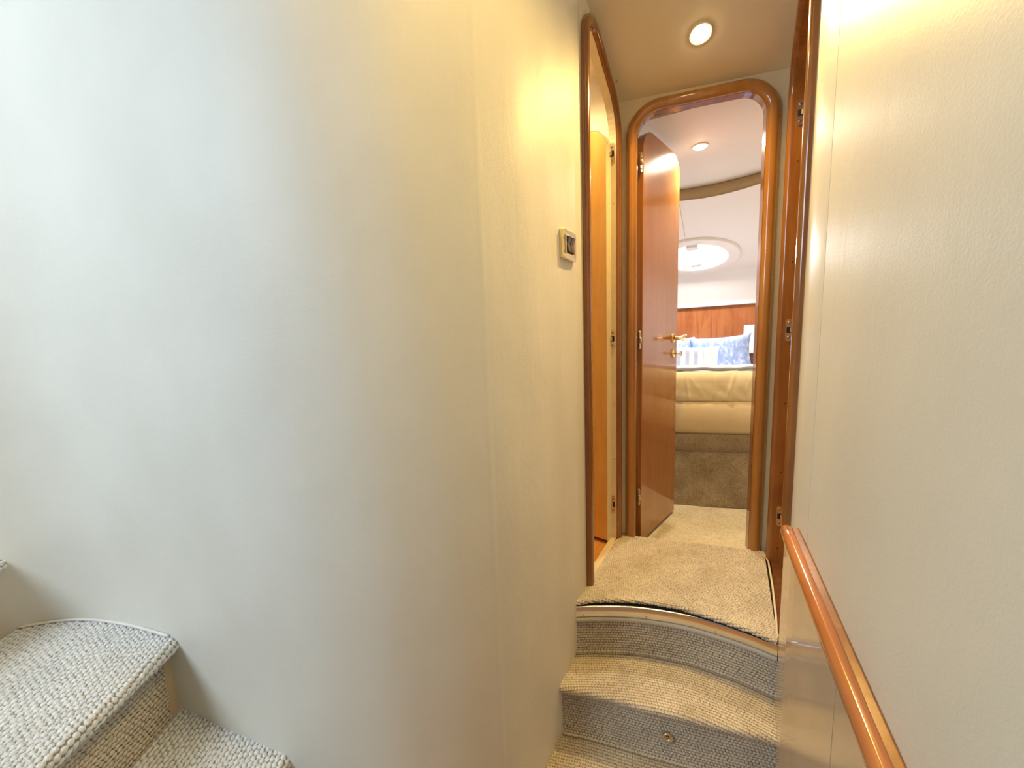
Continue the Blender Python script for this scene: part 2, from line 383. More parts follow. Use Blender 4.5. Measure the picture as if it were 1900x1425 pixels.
# ceiling of the corridor rises a little towards the stairs, with a soffit at its edge
cz = lambda x, y: 1.79 + .36 * (1.754 + .246 * x - y)
mb = MB(); mb.add([(-.50, .74, cz(-.5, .74)), (.20, .74, cz(.2, .74)), (.20, 1.83, cz(.2, 1.83)), (-.50, 1.66, cz(-.5, 1.66)), (-.50, .74, 2.62), (.20, .74, 2.62), (.20, 1.83, cz(.2, 1.83) + .03), (-.50, 1.66, cz(-.5, 1.66) + .03)],
                  [(0, 1, 2, 3), (4, 5, 6, 7), (0, 1, 5, 4), (1, 2, 6, 5), (2, 3, 7, 6), (3, 0, 4, 7)])
ce = mb.out('ceiling', 'ceil', kind='structure')
for x, y in [(-.44, 1.56), (.075, 1.50)]:
    mb = MB(); mb.lathe([(.003, 0), (.003, .0015), (.0015, .002)], lambda a, b, h, x=x, y=y: (x + a, y + b, cz(x, y) - h), 8); mb.out('screw_cover', 'screw', ce)

# floors
mb = MB(); mb.prism([(-.47, 1.150), (-.393, 1.190), (-.281, 1.243), (-.168, 1.274), (-.09, 1.284), (.027, 1.284), (.117, 1.272), (.117, 1.765), (-.47, 1.622)], -.17, -.012)
fl = mb.out('floor', 'sub', kind='structure')
mb = MB(); mb.box((-1.9, -.95, -.78), (.35, 1.3, -.741)); mb.out('floor_foyer', 'floorwood', kind='structure')
mb = MB(); mb.box((-1.25, 1.60, -.12), (.75, 4.0, -.072)); mb.out('floor_cabin', 'darkwood', kind='structure')

# right room and left room shells (seen only through their doors)
mb = MB(); mb.box((.149, 1.0, -.06), (.95, 1.80, -.02)); mb.out('floor_right_room', 'floorwood', kind='structure')
mb = MB(); mb.box((.95, 1.0, -.06), (.98, 1.84, 1.95)).box((.149, .98, -.06), (.98, 1.0, 1.95)).box((.16, 1.80, -.06), (.98, 1.83, 1.95)); mb.out('wall_right_room', 'cabin', kind='structure')
mb = MB(); mb.box((.149, .98, 1.95), (.98, 1.84, 1.98)); mb.out('ceiling_right_room', 'ceil', kind='structure')
mb = MB(); mb.box((-1.25, 1.0, -.06), (-.478, 1.60, -.012)); mb.out('floor_left_room', 'floorwood', kind='structure')
mb = MB(); mb.box((-1.28, .98, -.06), (-1.25, 1.66, 1.95)).box((-1.28, .98, -.06), (-.50, 1.0, 1.95)).box((-1.28, 1.625, -.06), (-.478, 1.645, 1.95)); mb.out('wall_left_room', 'cabin', kind='structure')
mb = MB(); mb.box((-1.28, .98, 1.90), (-.478, 1.66, 1.95)); mb.out('ceiling_left_room', 'cabin', kind='structure')

# sills
mb = MB(); mb.box((-.478, 1.262, -.012), (-.452, 1.592, .006)); mb.out('trim_1', 'beige_trim', kind='structure', b=.003)
mb = MB(); mb.box((.117, 1.262, -.012), (.149, 1.72, -.002)); mb.out('trim_2', 'darkwood', kind='structure', b=.002)

# ------------------------------------------------------------------ doors
def stadium(w, h, n=10):
    r = w / 2; p = [(r * math.cos(t), h / 2 - r + r * math.sin(t)) for t in np.linspace(0, PI, n)]
    return p + [(r * math.cos(t), -h / 2 + r + r * math.sin(t)) for t in np.linspace(PI, 2 * PI, n)]
def hinge(parent, fr, w=.020, h=.080, arm=(.004, .03), plate='nickel'):
    mb = MB(); mb.prism(stadium(w, h), 0, .0022, fr); hp = mb.out('hinge', plate, parent)
    mb = MB(); mb.box((-w * .36, -.0105, .0023), (w * .36, .0105, .0028)); o = MB()
    o.add([fr(*p) for p in mb.v], mb.f); o.out('hinge_slot', 'black', hp)
    mb = MB(); mb.box((arm[0], -.0085, .0026), (arm[1], .0085, .009)); o = MB(); o.add([fr(*p) for p in mb.v], mb.f); o.out('hinge_link', plate, hp, b=.0015)
    for s in (-1, 1):
        mb = MB(); mb.lathe([(.0048, .0021), (.0044, .0034), (.001, .0038)], lambda a, b, c, s=s: fr(a, b + s * .026, c), 12); mb.out('screw', 'screw', hp, True)
    return hp
def leaf(name, w, z0, z1, th, r, fr, mat, parent):
    p = upath(0, w, z0, z1, r, n=12); mb = MB(); mb.prism(p, 0, -th, fr); return mb.out(name, mat, parent, b=.0025)

# door 1: left side door
d1 = empty('door_1', (-.47, 1.56, 0), 'orange veneer side door standing open behind the left opening', 'door', kind='structure')
casing('door_casing', [(a, z) for a, z in pathL], round_prof(.036, .021, -.003), frL, 'casing', d1)
jamb(pathL, .004, -.0235, frL, 'cream', d1)
ang = math.radians(172); ld = Vector((math.cos(ang), math.sin(ang), 0)); ln = Vector((ld.y, -ld.x, 0)); ln = ln if ln.y < 0 else -ln
frl = plane((-.4805, 1.556, 0), ld, ln)
leaf('door_leaf', .285, .004, 1.678, .035, .07, frl, 'leaf_l', d1)
# cream lipping on the hinge edge of the leaf
mb = MB(); e = upath(0, .285, .004, 1.678, .07, n=12)[:17]; ne = len(e); mb.add([frl(a - .0006, z, .001) for a, z in e] + [frl(a - .004, z, -.036) for a, z in e], [(i, i + 1, ne + i + 1, ne + i) for i in range(ne - 1)]); mb.out('edge_lipping', 'cream', d1)
for z in (1.585, .872, .160):
    fh = plane((-.4655, 1.5905, z), (-1, 0, 0), (0, -1, 0)); hinge(d1, fh, .0190, .080, (.0, .016))
    fe = plane((-.4795, 1.573, z), (0, 1, 0), (1, 0, 0)); mb = MB(); mb.prism(stadium(.014, .078), 0, .002, fe); mb.out('hinge_plate', 'screw', d1)
for z in (1.40, 1.02, .60, .36, .06):
    mb = MB(); mb.lathe([(.0022, 0), (.0022, .0008)], plane((-.461, 1.5908, z), (-1, 0, 0), (0, -1, 0)), 8); mb.out('screw_hole', 'screw', d1)

# door 2: right side door
d2 = empty('door_2', (.13, 1.70, 0), 'narrow doorway with cherry casing in the right wall', 'door', kind='structure')
casing('door_casing', [(pathR[0][0], z) for z in np.linspace(.377, pathR[5][1], 6)] + pathR[6:], round_prof(.036, .019, -.003), frR, 'casing', d2)
jamb(pathR, .004, -.050, frR, 'casing', d2)
frr = plane((.172, 1.703, 0), (1, .10, 0), (.10, -1, 0)); leaf('door_leaf', .46, .004, 1.70, .035, .07, frr, 'leaf', d2)
for z, x in ((1.60, .133), (.885, .133), (.19, .135)):
    fh = plane((x, 1.698, z), (1, 0, 0), (0, -1, 0)); hinge(d2, fh, .0185, .080, (.003, .03))
for z in (1.45, 1.12, .62, .36, .06):
    mb = MB(); mb.lathe([(.0024, 0), (.0024, .0008)], plane((.134, 1.699, z), (1, 0, 0), (0, -1, 0)), 8); mb.out('screw_hole', 'black', d2)

# door 3: forward cabin door, leaf swung into the cabin
d3 = empty('door_3', (-.37, 1.70, 0), 'glossy cherry cabin door swung open into the bow cabin', 'door', kind='structure')
casing('door_casing', pathF, [(0, -.03), (0, .010), (.003, .016), (.009, .021), (.020, .024), (.030, .022), (.037, .017), (.042, .009), (.043, -.001)], frF, 'casing_h', d3)
jamb(pathF, .006, -.032, frF, 'casing', d3)
ldir = Vector((.080, .400, 0)).normalized(); lnrm = Vector((ldir.y, -ldir.x, 0))
frd = plane((-.372, 1.700, 0), ldir, lnrm)
leaf('door_leaf', .412, -.045, 1.708, .034, .088, frd, 'leaf', d3)
for z in (1.567, .862, .170):
    fh = plane((-.3795, 1.686, z), (ldir.x, ldir.y, 0), (lnrm.x, lnrm.y, 0)); mb = MB(); mb.prism(stadium(.020, .078), -.004, .0035, fh); hp = mb.out('hinge', 'screw', d3, b=.001)
    for s in (-1, 1):
        mb = MB(); mb.lathe([(.004, .003), (.003, .005)], lambda a, b, c, s=s, fh=fh: fh(a, b + s * .026, c), 10); mb.out('screw', 'brass', hp)
    mb = MB(); mb.tube([fh(-.004, -.012, .006), fh(-.004, .012, .006)], .005, 10); mb.out('hinge_link', 'nickel', hp, True)
# lever handle and key
hx = .352; hz = .862
fh = lambda a, b, h: frd(hx + a, hz + b, h)
mb = MB(); mb.lathe([(.024, 0), (.024, .003), (.021, .007), (.012, .009), (.010, .012)], fh, 24); hd = mb.out('door_handle', 'brass', d3, True)
mb = MB(); mb.tube([fh(0, 0, .008), fh(0, 0, .040), fh(-.004, 0, .050)], [.0085, .0085, .010], 14)
mb.tube([fh(.012, 0, .050), fh(0, 0, .052), fh(-.02, -.001, .053), fh(-.05, -.003, .052), fh(-.085, -.002, .050), fh(-.105, .002, .047)], [.010, .0125, .0095, .0080, .0095, .007], 14)
mb.out('lever', 'brass', hd, True)
mb = MB(); mb.tube([fh(.013 + .012 * math.cos(t) - .012, .012 * math.sin(t) * 1.1, .056 + .006 * math.sin(t)) for t in np.linspace(0, 2 * PI, 20)], .0035, 8); mb.out('lever_ring', 'gold', hd, True)
fk = lambda a, b, h: frd(hx + .004 + a, hz - .077 + b, h)
mb = MB(); mb.lathe([(.022, 0), (.022, .003), (.018, .006), (.004, .007)], fk, 24); rs = mb.out('key_rose', 'brass', d3, True)
mb = MB(); mb.tube([fk(0, 0, .006), fk(0, 0, .034)], .003, 8); mb.tube([fk(.0 + .010 * math.cos(t), .010 * math.sin(t), .040) for t in np.linspace(0, 2 * PI, 16)], .0025, 8); mb.out('key', 'gold', rs, True)

# ------------------------------------------------------------------ CABIN shell
cabR = .62; cabL = -1.15
mb = MB(); mb.add([(cabL, 1.70, 1.75), (cabR, 1.84, 1.75), (cabR, 2.78, 1.75), (cabL, 2.78, 1.75), (cabL, 1.70, 1.80), (cabR, 1.84, 1.80), (cabR, 2.78, 1.80), (cabL, 2.78, 1.80)],
                  [(0, 1, 2, 3), (4, 5, 6, 7), (0, 1, 5, 4), (1, 2, 6, 5), (2, 3, 7, 6), (3, 0, 4, 7)])
cc = mb.out('ceiling_cabin', 'cabin', kind='structure')
# step band and sloping head lining, curved in plan
n = 40; xs = np.linspace(cabL, cabR, n)
sz = lambda y: 1.505 - .28 * (y - 3.3)
front = [2.717 - .62 * min(abs(x + .2), .55) ** 2 for x in xs]
mb = MB(); P = np.array([[(x, y + .01, 1.752), (x, y, 1.7495), (x, y - .006, 1.742), (x, y - .014, 1.71), (x, y - .026, sz(y - .026) - .001), (x, y + .05, sz(y + .05) + .01)] for x, y in zip(xs, front)])
v, q = grid(P); mb.add(v, [tuple(a) for a in q.tolist()]); mb.out('trim_3', 'brown_trim', kind='structure', smooth=True)
prof = [(0, 0), (3.0, 1.589), (3.3, 1.505), (3.55, 1.435), (3.77, 1.373), (3.79, 1.360), (3.82, 1.310), (3.865, 1.245), (3.91, 1.175), (3.94, 1.135), (3.955, 1.115), (3.950, 1.101), (3.93, 1.098), (3.97, 1.095), (4.02, 1.095)]
P = np.array([[(x, fy - .026, sz(fy - .026)) if y == 0 else (x, y - (.055 * ((x + .2) / .6) ** 2 if y > 3.6 else 0), z + (.0 if y < 3.6 else .012 * (x + .35))) for y, z in prof] for x, fy in zip(xs, front)])
v, q = grid(P); cs = fix(obj('ceiling_bow', v, [tuple(a) for a in q.tolist()], 'cabin', None, True, kind='structure'))
frS = plane((-.355, 3.446, 1.4640), (1, 0, 0), (0, -.28 / math.hypot(1, .28), -1 / math.hypot(1, .28)), (0, 1, -.28))
for a0, b0, b1 in ((-.02, -.76, -.345), (-.03, .345, .395)):
    mb = MB(); mb.add([frS(a0 - .0015, b0, .001), frS(a0 + .0015, b0, .001), frS(a0 - .0135, b1, .001), frS(a0 - .0165, b1, .001)], [(0, 1, 2, 3)]); mb.out('lining_seam', 'brown_trim', cs)
# cabin walls
mb = MB(); P = []
for x in xs:
    y = 3.975 - .055 * ((x + .2) / .6) ** 2
    P.append([(x, y, .2), (x, y, .6), (x, y, 1.0), (x, y, 1.125)])
v, q = grid(np.array(P)); mb.add(v, [tuple(a) for a in q.tolist()]); wb = fix(obj('wall_bow', mb.v, mb.f, 'headboard', None, True, kind='structure'))
for x in (-.62, -.26, .10):
    y = 3.975 - .055 * ((x + .2) / .6) ** 2 - .0012
    mb = MB(); mb.box((x - .0012, y - .001, .5), (x + .0012, y, 1.12)); mb.out('panel_joint', 'darkwood', wb)
mb = MB(); mb.box((cabR, 1.86, -.12), (cabR + .02, 4.05, 1.85)); mb.out('wall_cabin_right', 'cabin', kind='structure')
mb = MB(); mb.box((cabL - .02, 1.68, -.12), (cabL, 4.05, 1.85)).box((cabL, 1.68, -.12), (-.50, 1.70, 1.85)); mb.out('wall_cabin_left', 'cabin', kind='structure')
mb = MB(); mb.box((.15, 1.842, -.12), (cabR, 1.86, 1.85)); mb.out('wall_cabin_rear', 'cabin', kind='structure')

# hatch
h = empty('window_1', (-.355, 3.446, 1.464), 'round daylight hatch in the sloping cabin ceiling', 'hatch', kind='structure')
mb = MB(); mb.lathe([(.310, -.004), (.310, .016), (.304, .022), (.30, .023), (.235, .021), (.226, .017), (.222, .010)], frS, 72)
mb.f = mb.f[:-1]; mb.out('window_frame', 'cabin', h, True)
mb = MB(); mb.lathe([(.222, .012), (.221, .0125)], frS, 64); mb.out('window_pane', 'pane', h)
mb = MB(); mb.box((-.17, .075, .016), (.17, .087, .028)); o = MB(); o.add([frS(*p) for p in mb.v], mb.f); o.out('hatch_bar', 'white', h, b=.002)
mb = MB(); mb.box((-.15, .128, .016), (.12, .136, .022)); o = MB(); o.add([frS(*p) for p in mb.v], mb.f); o.out('hatch_bar', 'white', h, b=.002)
for b0, s in ((.205, .045), (-.215, .04), (.09, .04)):
    mb = MB(); mb.box((-s, b0 - .022, .014), (s, b0 + .03, .040)); o = MB(); o.add([frS(*p) for p in mb.v], mb.f); o.out('hatch_latch', 'white', h, b=.006)
area('hatch_daylight', tuple(frS(0, 0, .05)), tuple(frS(0, 0, 1)), .42, 13, (.95, .97, 1.0), 'DISK')

# ------------------------------------------------------------------ lamps
def downlight(name, loc, nrm, lens, power, col, label, blend=1.0, ang=154):
    t = empty(name, loc, label, 'ceiling light', 'recessed spotlights')
    nz = Vector(nrm).normalized(); ux = Vector((1, 0, 0)) - nz * nz.x; ux.normalize(); uy = nz.cross(ux)
    fr = lambda a, b, c: Vector(loc) + ux * a + uy * b + nz * c
    mb = MB(); mb.lathe([(.037, -.002), (.037, .002), (.035, .004), (.031, .004), (.029, .002)], fr, 32); mb.f = mb.f[:-1]; mb.out('bezel', 'cream', t, True)
    mb = MB(); mb.lathe([(.030, .001), (.028, .006), (.018, .011), (.006, .013)], fr, 24); mb.out('lens', lens, t, True)
    l = bpy.data.lights.new(name + '_light', 'SPOT'); l.energy = power; l.color = col; l.shadow_soft_size = .02; l.spot_size = math.radians(ang); l.spot_blend = blend
    o = bpy.data.objects.new(name + '_light', l); COL.objects.link(o); o.parent = t; o.matrix_parent_inverse = t.matrix_world.inverted()
    o.location = fr(0, 0, .02); o.rotation_euler = nz.to_track_quat('-Z', 'Y').to_euler()
    return t
downlight('downlight', (-.157, 1.533, cz(-.157, 1.533)), (.0886, -.36, -1), 'lens', 40, (1, .65, .20), 'round recessed spotlight in the corridor ceiling, nearer and upper of the two')
downlight('downlight', (-.210, 2.137, 1.75), (0, 0, -1), 'lens2', 30, (1, .84, .62), 'round recessed spotlight in the bow cabin ceiling, framed by the cabin doorway', ang=165)
downlight('downlight', (-.62, 1.40, 1.90), (0, 0, -1), 'lens', 15, (1, .72, .34), 'unseen spotlight added to light the left side room warmly')  # lamp added out of view to warm the left room and its door leaf

# ------------------------------------------------------------------ STAIRS (right flight)
st = empty('staircase', (-.16, 1.1, -.72), 'curved carpeted steps with chrome nosing rising to the landing', 'stairs')
c1 = cat([(-.475, 1.115), (-.393, 1.164), (-.281, 1.217), (-.168, 1.250), (-.09, 1.262), (.027, 1.262), (.122, 1.250)], 330)
c2 = cat([(-.475, .984), (-.447, .986), (-.359, 1.011), (-.208, 1.044), (-.07, 1.076), (.059, 1.104), (.124, 1.116)], 330)
c3 = cat([(-.50, .73), (-.40, .78), (-.25, .84), (-.07, .885), (.145, .93)], 330)
c4 = cat([(-.56, .50), (-.40, .57), (-.20, .64), (.17, .70)], 330)
def nrm_of(c):
    t = np.gradient(c, axis=0); t /= np.linalg.norm(t, axis=1, keepdims=True); return np.stack([t[:, 1], -t[:, 0]], 1)  # towards viewer
def dens(pts, step=.0020):
    p = np.array(pts, float); L = np.linalg.norm(np.diff(p, axis=0), axis=1).sum(); return resample(p, max(8, int(L / step)))
def riser(cur, z1, z0, off, name='riser', mat='carpet'):
    n = nrm_of(cur); prof = dens([(off, z1), (off, z0 + .012), (off + .004, z0 + .004), (off + .012, z0)])
    P = np.stack([np.stack([cur[:, 0] + n[:, 0] * o, cur[:, 1] + n[:, 1] * o, np.full(len(cur), z)], -1) for o, z in prof], 1)
    return carpet(name, P, mat, st, .0095, .0092, .0052, flip=True)
def tread(back, cur, z, name='tread', mat='carpet'):
    n = nrm_of(cur); r = .013
    nose = [(-.004 + r * math.sin(t), z - r + r * math.cos(t)) for t in np.linspace(0, PI, 14)] + [(-.014, z - 2 * r)]
    prof = dens([(-.004, z)] + nose, .0017)
    back = back - nrm_of(back) * .022; nb = max(20, int(np.linalg.norm(back - cur, axis=1).mean() / .0020))
    A = [np.stack([back[:, 0] * (1 - t) + (cur[:, 0] - n[:, 0] * .004) * t, back[:, 1] * (1 - t) + (cur[:, 1] - n[:, 1] * .004) * t, np.full(len(cur), z)], -1) for t in np.linspace(0, 1, nb)[:-1]]
    B = [np.stack([cur[:, 0] + n[:, 0] * o, cur[:, 1] + n[:, 1] * o, np.full(len(cur), zz)], -1) for o, zz in prof]
    return carpet(name, np.stack(A + B, 1), mat, st)
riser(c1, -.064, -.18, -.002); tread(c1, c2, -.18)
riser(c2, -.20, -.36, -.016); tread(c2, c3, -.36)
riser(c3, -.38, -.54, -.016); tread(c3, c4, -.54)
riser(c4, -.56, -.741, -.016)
n1 = nrm_of(c1)[::6]; q1 = c1[::6]
def ribbon(name, prof, mat, parent=st, sm=True):
    P = np.array([[(p[0] + n[0] * o, p[1] + n[1] * o, z) for o, z in prof] for p, n in zip(q1, n1)]); v, q = grid(P)
    return fix(obj(name, v, [tuple(a) for a in q.tolist()], mat, parent, sm))
nz_ = ribbon('metal_nosing', [(-.012, -.0100), (.001, -.0098), (.0035, -.0110), (.0042, -.0140), (.0042, -.046), (.0030, -.0485), (-.006, -.049)], 'steel')
ribbon('carpet_lip', [(-.004, -.0495)] + [(.003 + .0065 * math.sin(t), -.0565 + .0065 * math.cos(t)) for t in np.linspace(0, PI, 8)] + [(-.004, -.064)], 'lip')
for i in (4, 22, 40):
    fr = plane((q1[i][0] + n1[i][0] * .0042, q1[i][1] + n1[i][1] * .0042, -.040), (n1[i][1] * -1, n1[i][0], 0), (n1[i][0], n1[i][1], 0))
    mb = MB(); mb.lathe([(.0022, 0), (.0018, .0008)], fr, 10); mb.out('nosing_screw', 'screw', nz_)
# snap fastener on the second riser
fr = plane((c2[178][0] + nrm_of(c2)[178][0] * -.0085, c2[178][1] + nrm_of(c2)[178][1] * -.0085, -.276), (1, .25, 0), (.24, -.97, 0))
mb = MB(); mb.lathe([(.0150, -.006), (.0150, .003), (.0135, .0052), (.0105, .0050), (.0080, .0020), (.0070, .0005)], fr, 28); sf = mb.out('snap_fastener', 'nickel', st, True)
mb = MB(); mb.lathe([(.0040, .001), (.0040, .0035), (.002, .004)], fr, 14); mb.out('fastener_stud', 'screw', sf, True)

# landing mat
mat_ = empty('landing_mat', (-.16, 1.45, 0), 'beige loop pile carpet mat on the landing before the cabin door', 'mat')
fc = cat([(-.472, 1.112), (-.44, 1.142), (-.393, 1.175), (-.281, 1.229), (-.168, 1.258), (-.09, 1.262), (.027, 1.258), (.085, 1.250), (.110, 1.243)], 300)
bc = cat([(-.440, 1.628), (-.38, 1.647), (-.25, 1.679), (-.12, 1.711), (.02, 1.745), (.096, 1.757)], 300)
zt = .003; n = nrm_of(fc); A = []
lift = (1 - np.abs(np.linspace(-1, 1, 300)) ** 2.5) * .004
for t in np.linspace(0, 1, 260):
    e_ = max(0, (t - .9) / .1)
    A.append(np.stack([bc[:, 0] * (1 - t) + fc[:, 0] * t, bc[:, 1] * (1 - t) + fc[:, 1] * t, zt + lift * e_], -1))
for ph in np.linspace(.1, PI * .75, 7): A.append(np.stack([fc[:, 0] + n[:, 0] * .004 * math.sin(ph), fc[:, 1] + n[:, 1] * .004 * math.sin(ph), zt + lift - .004 * (1 - math.cos(ph))], -1))
P = np.stack(A, 1); P[:, -4:, :2] += n[:, None, :] * RNG.normal(0, .0006, (300, 1, 1))
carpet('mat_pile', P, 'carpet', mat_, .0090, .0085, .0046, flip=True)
mb = MB(); mb.prism([tuple(p) for p in fc[::12]] + [tuple(p) for p in bc[::-12]], -.012, .0015); mb.out('mat_backing', 'sub', mat_)
mb = MB(); mb.tube([(.1105, 1.252, .003), (.113, 1.36, .004), (.1125, 1.53, .004), (.1075, 1.68, .004), (.094, 1.748, .004)], .0034, 8); mb.out('mat_binding', 'binding', mat_, True)
mb = MB(); mb.tube([(-.458, 1.262, .003), (-.455, 1.40, .004), (-.450, 1.55, .004), (-.437, 1.625, .004)], .0030, 8); mb.out('mat_binding', 'binding', mat_, True)
# cream trim bracket at the right end of the nosing
mb = MB(); mb.tube([(.1155, 1.244, -.040), (.1155, 1.246, .018)], .0022, 8).tube([(.1155, 1.246, .018), (.108, 1.258, .018)], .0022, 8); mb.out('edge_clip', 'binding', st, True)

# ------------------------------------------------------------------ LEFT FLIGHT (stairwell)
sl = empty('staircase', (-1.0, .0, -.72), 'grey loop carpeted winder steps at the foot of the curved wall', 'stairs')
wi = lambda p: wall_at(p)
def wseg(pa, pb, n, off=-.006):
    a, b = sorted((wi(pa), wi(pb))); s = wall_curve[a:b + 1] + wnorm[a:b + 1] * off
    if wi(pa) > wi(pb): s = s[::-1]
    return resample(s, n)
def winder(nose_w, nose_i, back_w, back_i, z, rise, nv=None, step=.0022):
    """tread between the back line and the nose line; u runs from the wall inwards"""
    nose_w, nose_i, back_w, back_i = map(np.array, (nose_w, nose_i, back_w, back_i))
    Wd = np.linalg.norm(nose_i - nose_w); nu = int(Wd / step); nb = int(np.linalg.norm(back_w - nose_w) / step)
    wl_ = wseg(back_w, nose_w, nb); il = np.linspace(back_i, nose_i, nb)
    d = (nose_i - wl_[-1]) / np.linalg.norm(nose_i - wl_[-1]); nn = np.array([-d[1], d[0]])
    if nn[0] < 0: nn = -nn
    u = np.linspace(0, 1, nu)[:, None, None]
    P = wl_[None] * (1 - u) + il[None] * u; P = np.concatenate([P, np.full(P.shape[:2] + (1,), z)], -1)
    r = .014; prof = dens([(r * math.sin(t), z - r + r * math.cos(t)) for t in np.linspace(0, PI, 14)] + [(-.012, z - 2 * r)], .0018)[1:]
    line = wl_[-1][None] * (1 - u[:, 0]) + nose_i[None] * u[:, 0]
    B = np.stack([np.concatenate([line + nn * o, np.full((nu, 1), zz)], 1) for o, zz in prof], 1)
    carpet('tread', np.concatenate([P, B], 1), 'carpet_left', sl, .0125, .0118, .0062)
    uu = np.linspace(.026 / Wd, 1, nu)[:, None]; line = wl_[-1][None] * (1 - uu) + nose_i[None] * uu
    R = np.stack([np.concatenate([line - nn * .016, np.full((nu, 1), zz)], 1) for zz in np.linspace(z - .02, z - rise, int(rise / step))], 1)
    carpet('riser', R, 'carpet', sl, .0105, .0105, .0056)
    a = wl_[-1] - nn * .019; b = nose_i - nn * .019; c = b - nn * .012; e = a - nn * .012; x = a - d * .012; y = e - d * .012
    mb = MB(); mb.prism([tuple(x), tuple(b), tuple(c), tuple(y)], z - rise, z - .006); mb.out('riser_board', 'beige_trim', sl)
winder((-1.183, .301), (-.79, -.305), (-1.578, .118), (-1.05, -.55), .19, .20)
winder((-.850, .370), (-.62, -.18), (-1.19, .296), (-.80, -.30), -.01, .20)
winder((-1.590, .108), (-1.07, -.56), (-1.70, -.12), (-1.28, -.70), .385, .195)
winder((-.60, .50), (-.45, -.05), (-.845, .366), (-.64, -.17), -.21, .20)

seg = wseg((-1.19, .30), (-1.578, .118), 40, .003)
mb = MB(); mb.tube([(p[0], p[1], .1975) for p in seg], .0035, 8); mb.out('trim_4', 'white', kind='structure', smooth=True)

# ------------------------------------------------------------------ dado panel, cap and handrail on the right wall
dp = empty('dado_panel', (.12, .9, -.7), 'glossy pale wood dado panel below the handrail on the right', 'panel')
railz = lambda y: .436 + (y - 1.02) * (.436 - .377) / (1.02 - .56)
def dado(y0, y1):
    ys = np.r_[y0, 1.042, np.linspace(1.038, y1, 8)] if y0 > 1.05 else np.linspace(y0, y1, 10); v = []
    for y in ys:
        x = wallx(y) - (.010 if y > 1.0 else .010)
        for xx in (x, x + .0095):
            v += [(xx, y, -.735), (xx, y, railz(y) + .002 if y < 1.04 else .374)]
    f = []
    for i in range(9):
        a = i * 4; b = a + 4; f += [(a, b, b + 1, a + 1), (a + 2, a + 3, b + 3, b + 2), (a + 1, b + 1, b + 3, a + 3), (a, a + 2, b + 2, b)]
    f += [(0, 1, 3, 2), (36, 38, 39, 37)]
    return v, f
for a, b in ((1.188, .744), (.741, -.2)):
    v, f = dado(a, b); fix(obj('panel_board', v, f, 'panel', dp))
ra = empty('handrail', (.1, .9, .42), 'reddish cherry handrail sloping along the top of the dado panel', 'handrail')
ys = np.linspace(1.03, -.2, 30)
pts = [(.098 + (1.02 - y) * .124, y, railz(y)) for y in ys]
pts = [(pts[0][0] + .003, pts[0][1] + .006, pts[0][2] + .001)] + pts
mb = MB(); mb.tube(pts, [.006, .0125] + [.0135 + .0015 * i / 28 for i in range(len(pts) - 2)], 20, ell=1.15); mb.out('rail', 'rail', ra, True)
v = []; f = []; ys = np.linspace(1.03, -.2, 16)
for y in ys:
    x = wallx(y); z = railz(y)
    v += [(x - .016, y, z + .003), (x - .016, y, z + .010), (x - .001, y, z + .013), (x - .001, y, z - .004)]
for i in range(15):
    a = i * 4
    for j in range(4): f.append((a + j, a + (j + 1) % 4, a + 4 + (j + 1) % 4, a + 4 + j))
f += [(0, 1, 2, 3), (60, 61, 62, 63)]
bev(fix(obj('rail_cap', v, f, 'casing', ra)), .003)

# ------------------------------------------------------------------ light switch
sw = empty('light_switch', (-.455, 1.09, 1.153), 'pale gold light switch with two dark rockers beside the left door', 'light switch')
fr = plane((-.4545, 1.092, 1.153), (0, 1, 0), (1, 0, 0))
def rbox(w, h, r, n=5):
    p = []
    for cx, cy, t0 in ((w / 2 - r, h / 2 - r, 0), (-w / 2 + r, h / 2 - r, PI / 2), (-w / 2 + r, -h / 2 + r, PI), (w / 2 - r, -h / 2 + r, 1.5 * PI)):
        p += [(cx + r * math.cos(t0 + t), cy + r * math.sin(t0 + t)) for t in np.linspace(0, PI / 2, n)]
    return p
def frame_ring(mb, w, h, iw, ih, r, h0, h1, fr):
    a, b = rbox(w, h, r), rbox(iw, ih, r * .5); n = len(a); b2 = rbox(w - .004, h - .004, r)
    v = [fr(x, y, h0) for x, y in a] + [fr(x, y, h1 - .002) for x, y in a] + [fr(x, y, h1) for x, y in b2] + [fr(x, y, h1 - .001) for x, y in b] + [fr(x, y, h0) for x, y in b]
    mb.add(v, [(k * n + i, k * n + (i + 1) % n, (k + 1) * n + (i + 1) % n, (k + 1) * n + i) for k in range(4) for i in range(n)])
mb = MB(); frame_ring(mb, .098, .082, .064, .054, .006, 0, .011, fr); mb.out('switch_plate', 'gold', sw)
mb = MB(); frame_ring(mb, .066, .056, .050, .046, .003, .004, .013, fr); mb.out('inner_bezel', 'gold', sw)
mb = MB(); mb.box((-.031, -.026, .001), (.031, .026, .005)); o = MB(); o.add([fr(*p) for p in mb.v], mb.f); o.out('switch_base', 'black', sw)
for s in (-1, 1):
    mb = MB(); mb.prism([(.0, -.021), (.011, -.021), (.006, .003), (.013, .021), (.0, .021)], s * .0125 - .0105, s * .0125 + .0105, lambda a, b, c: fr(c, b, a + .006))
    mb.out('rocker', 'rocker', sw, b=.0008)

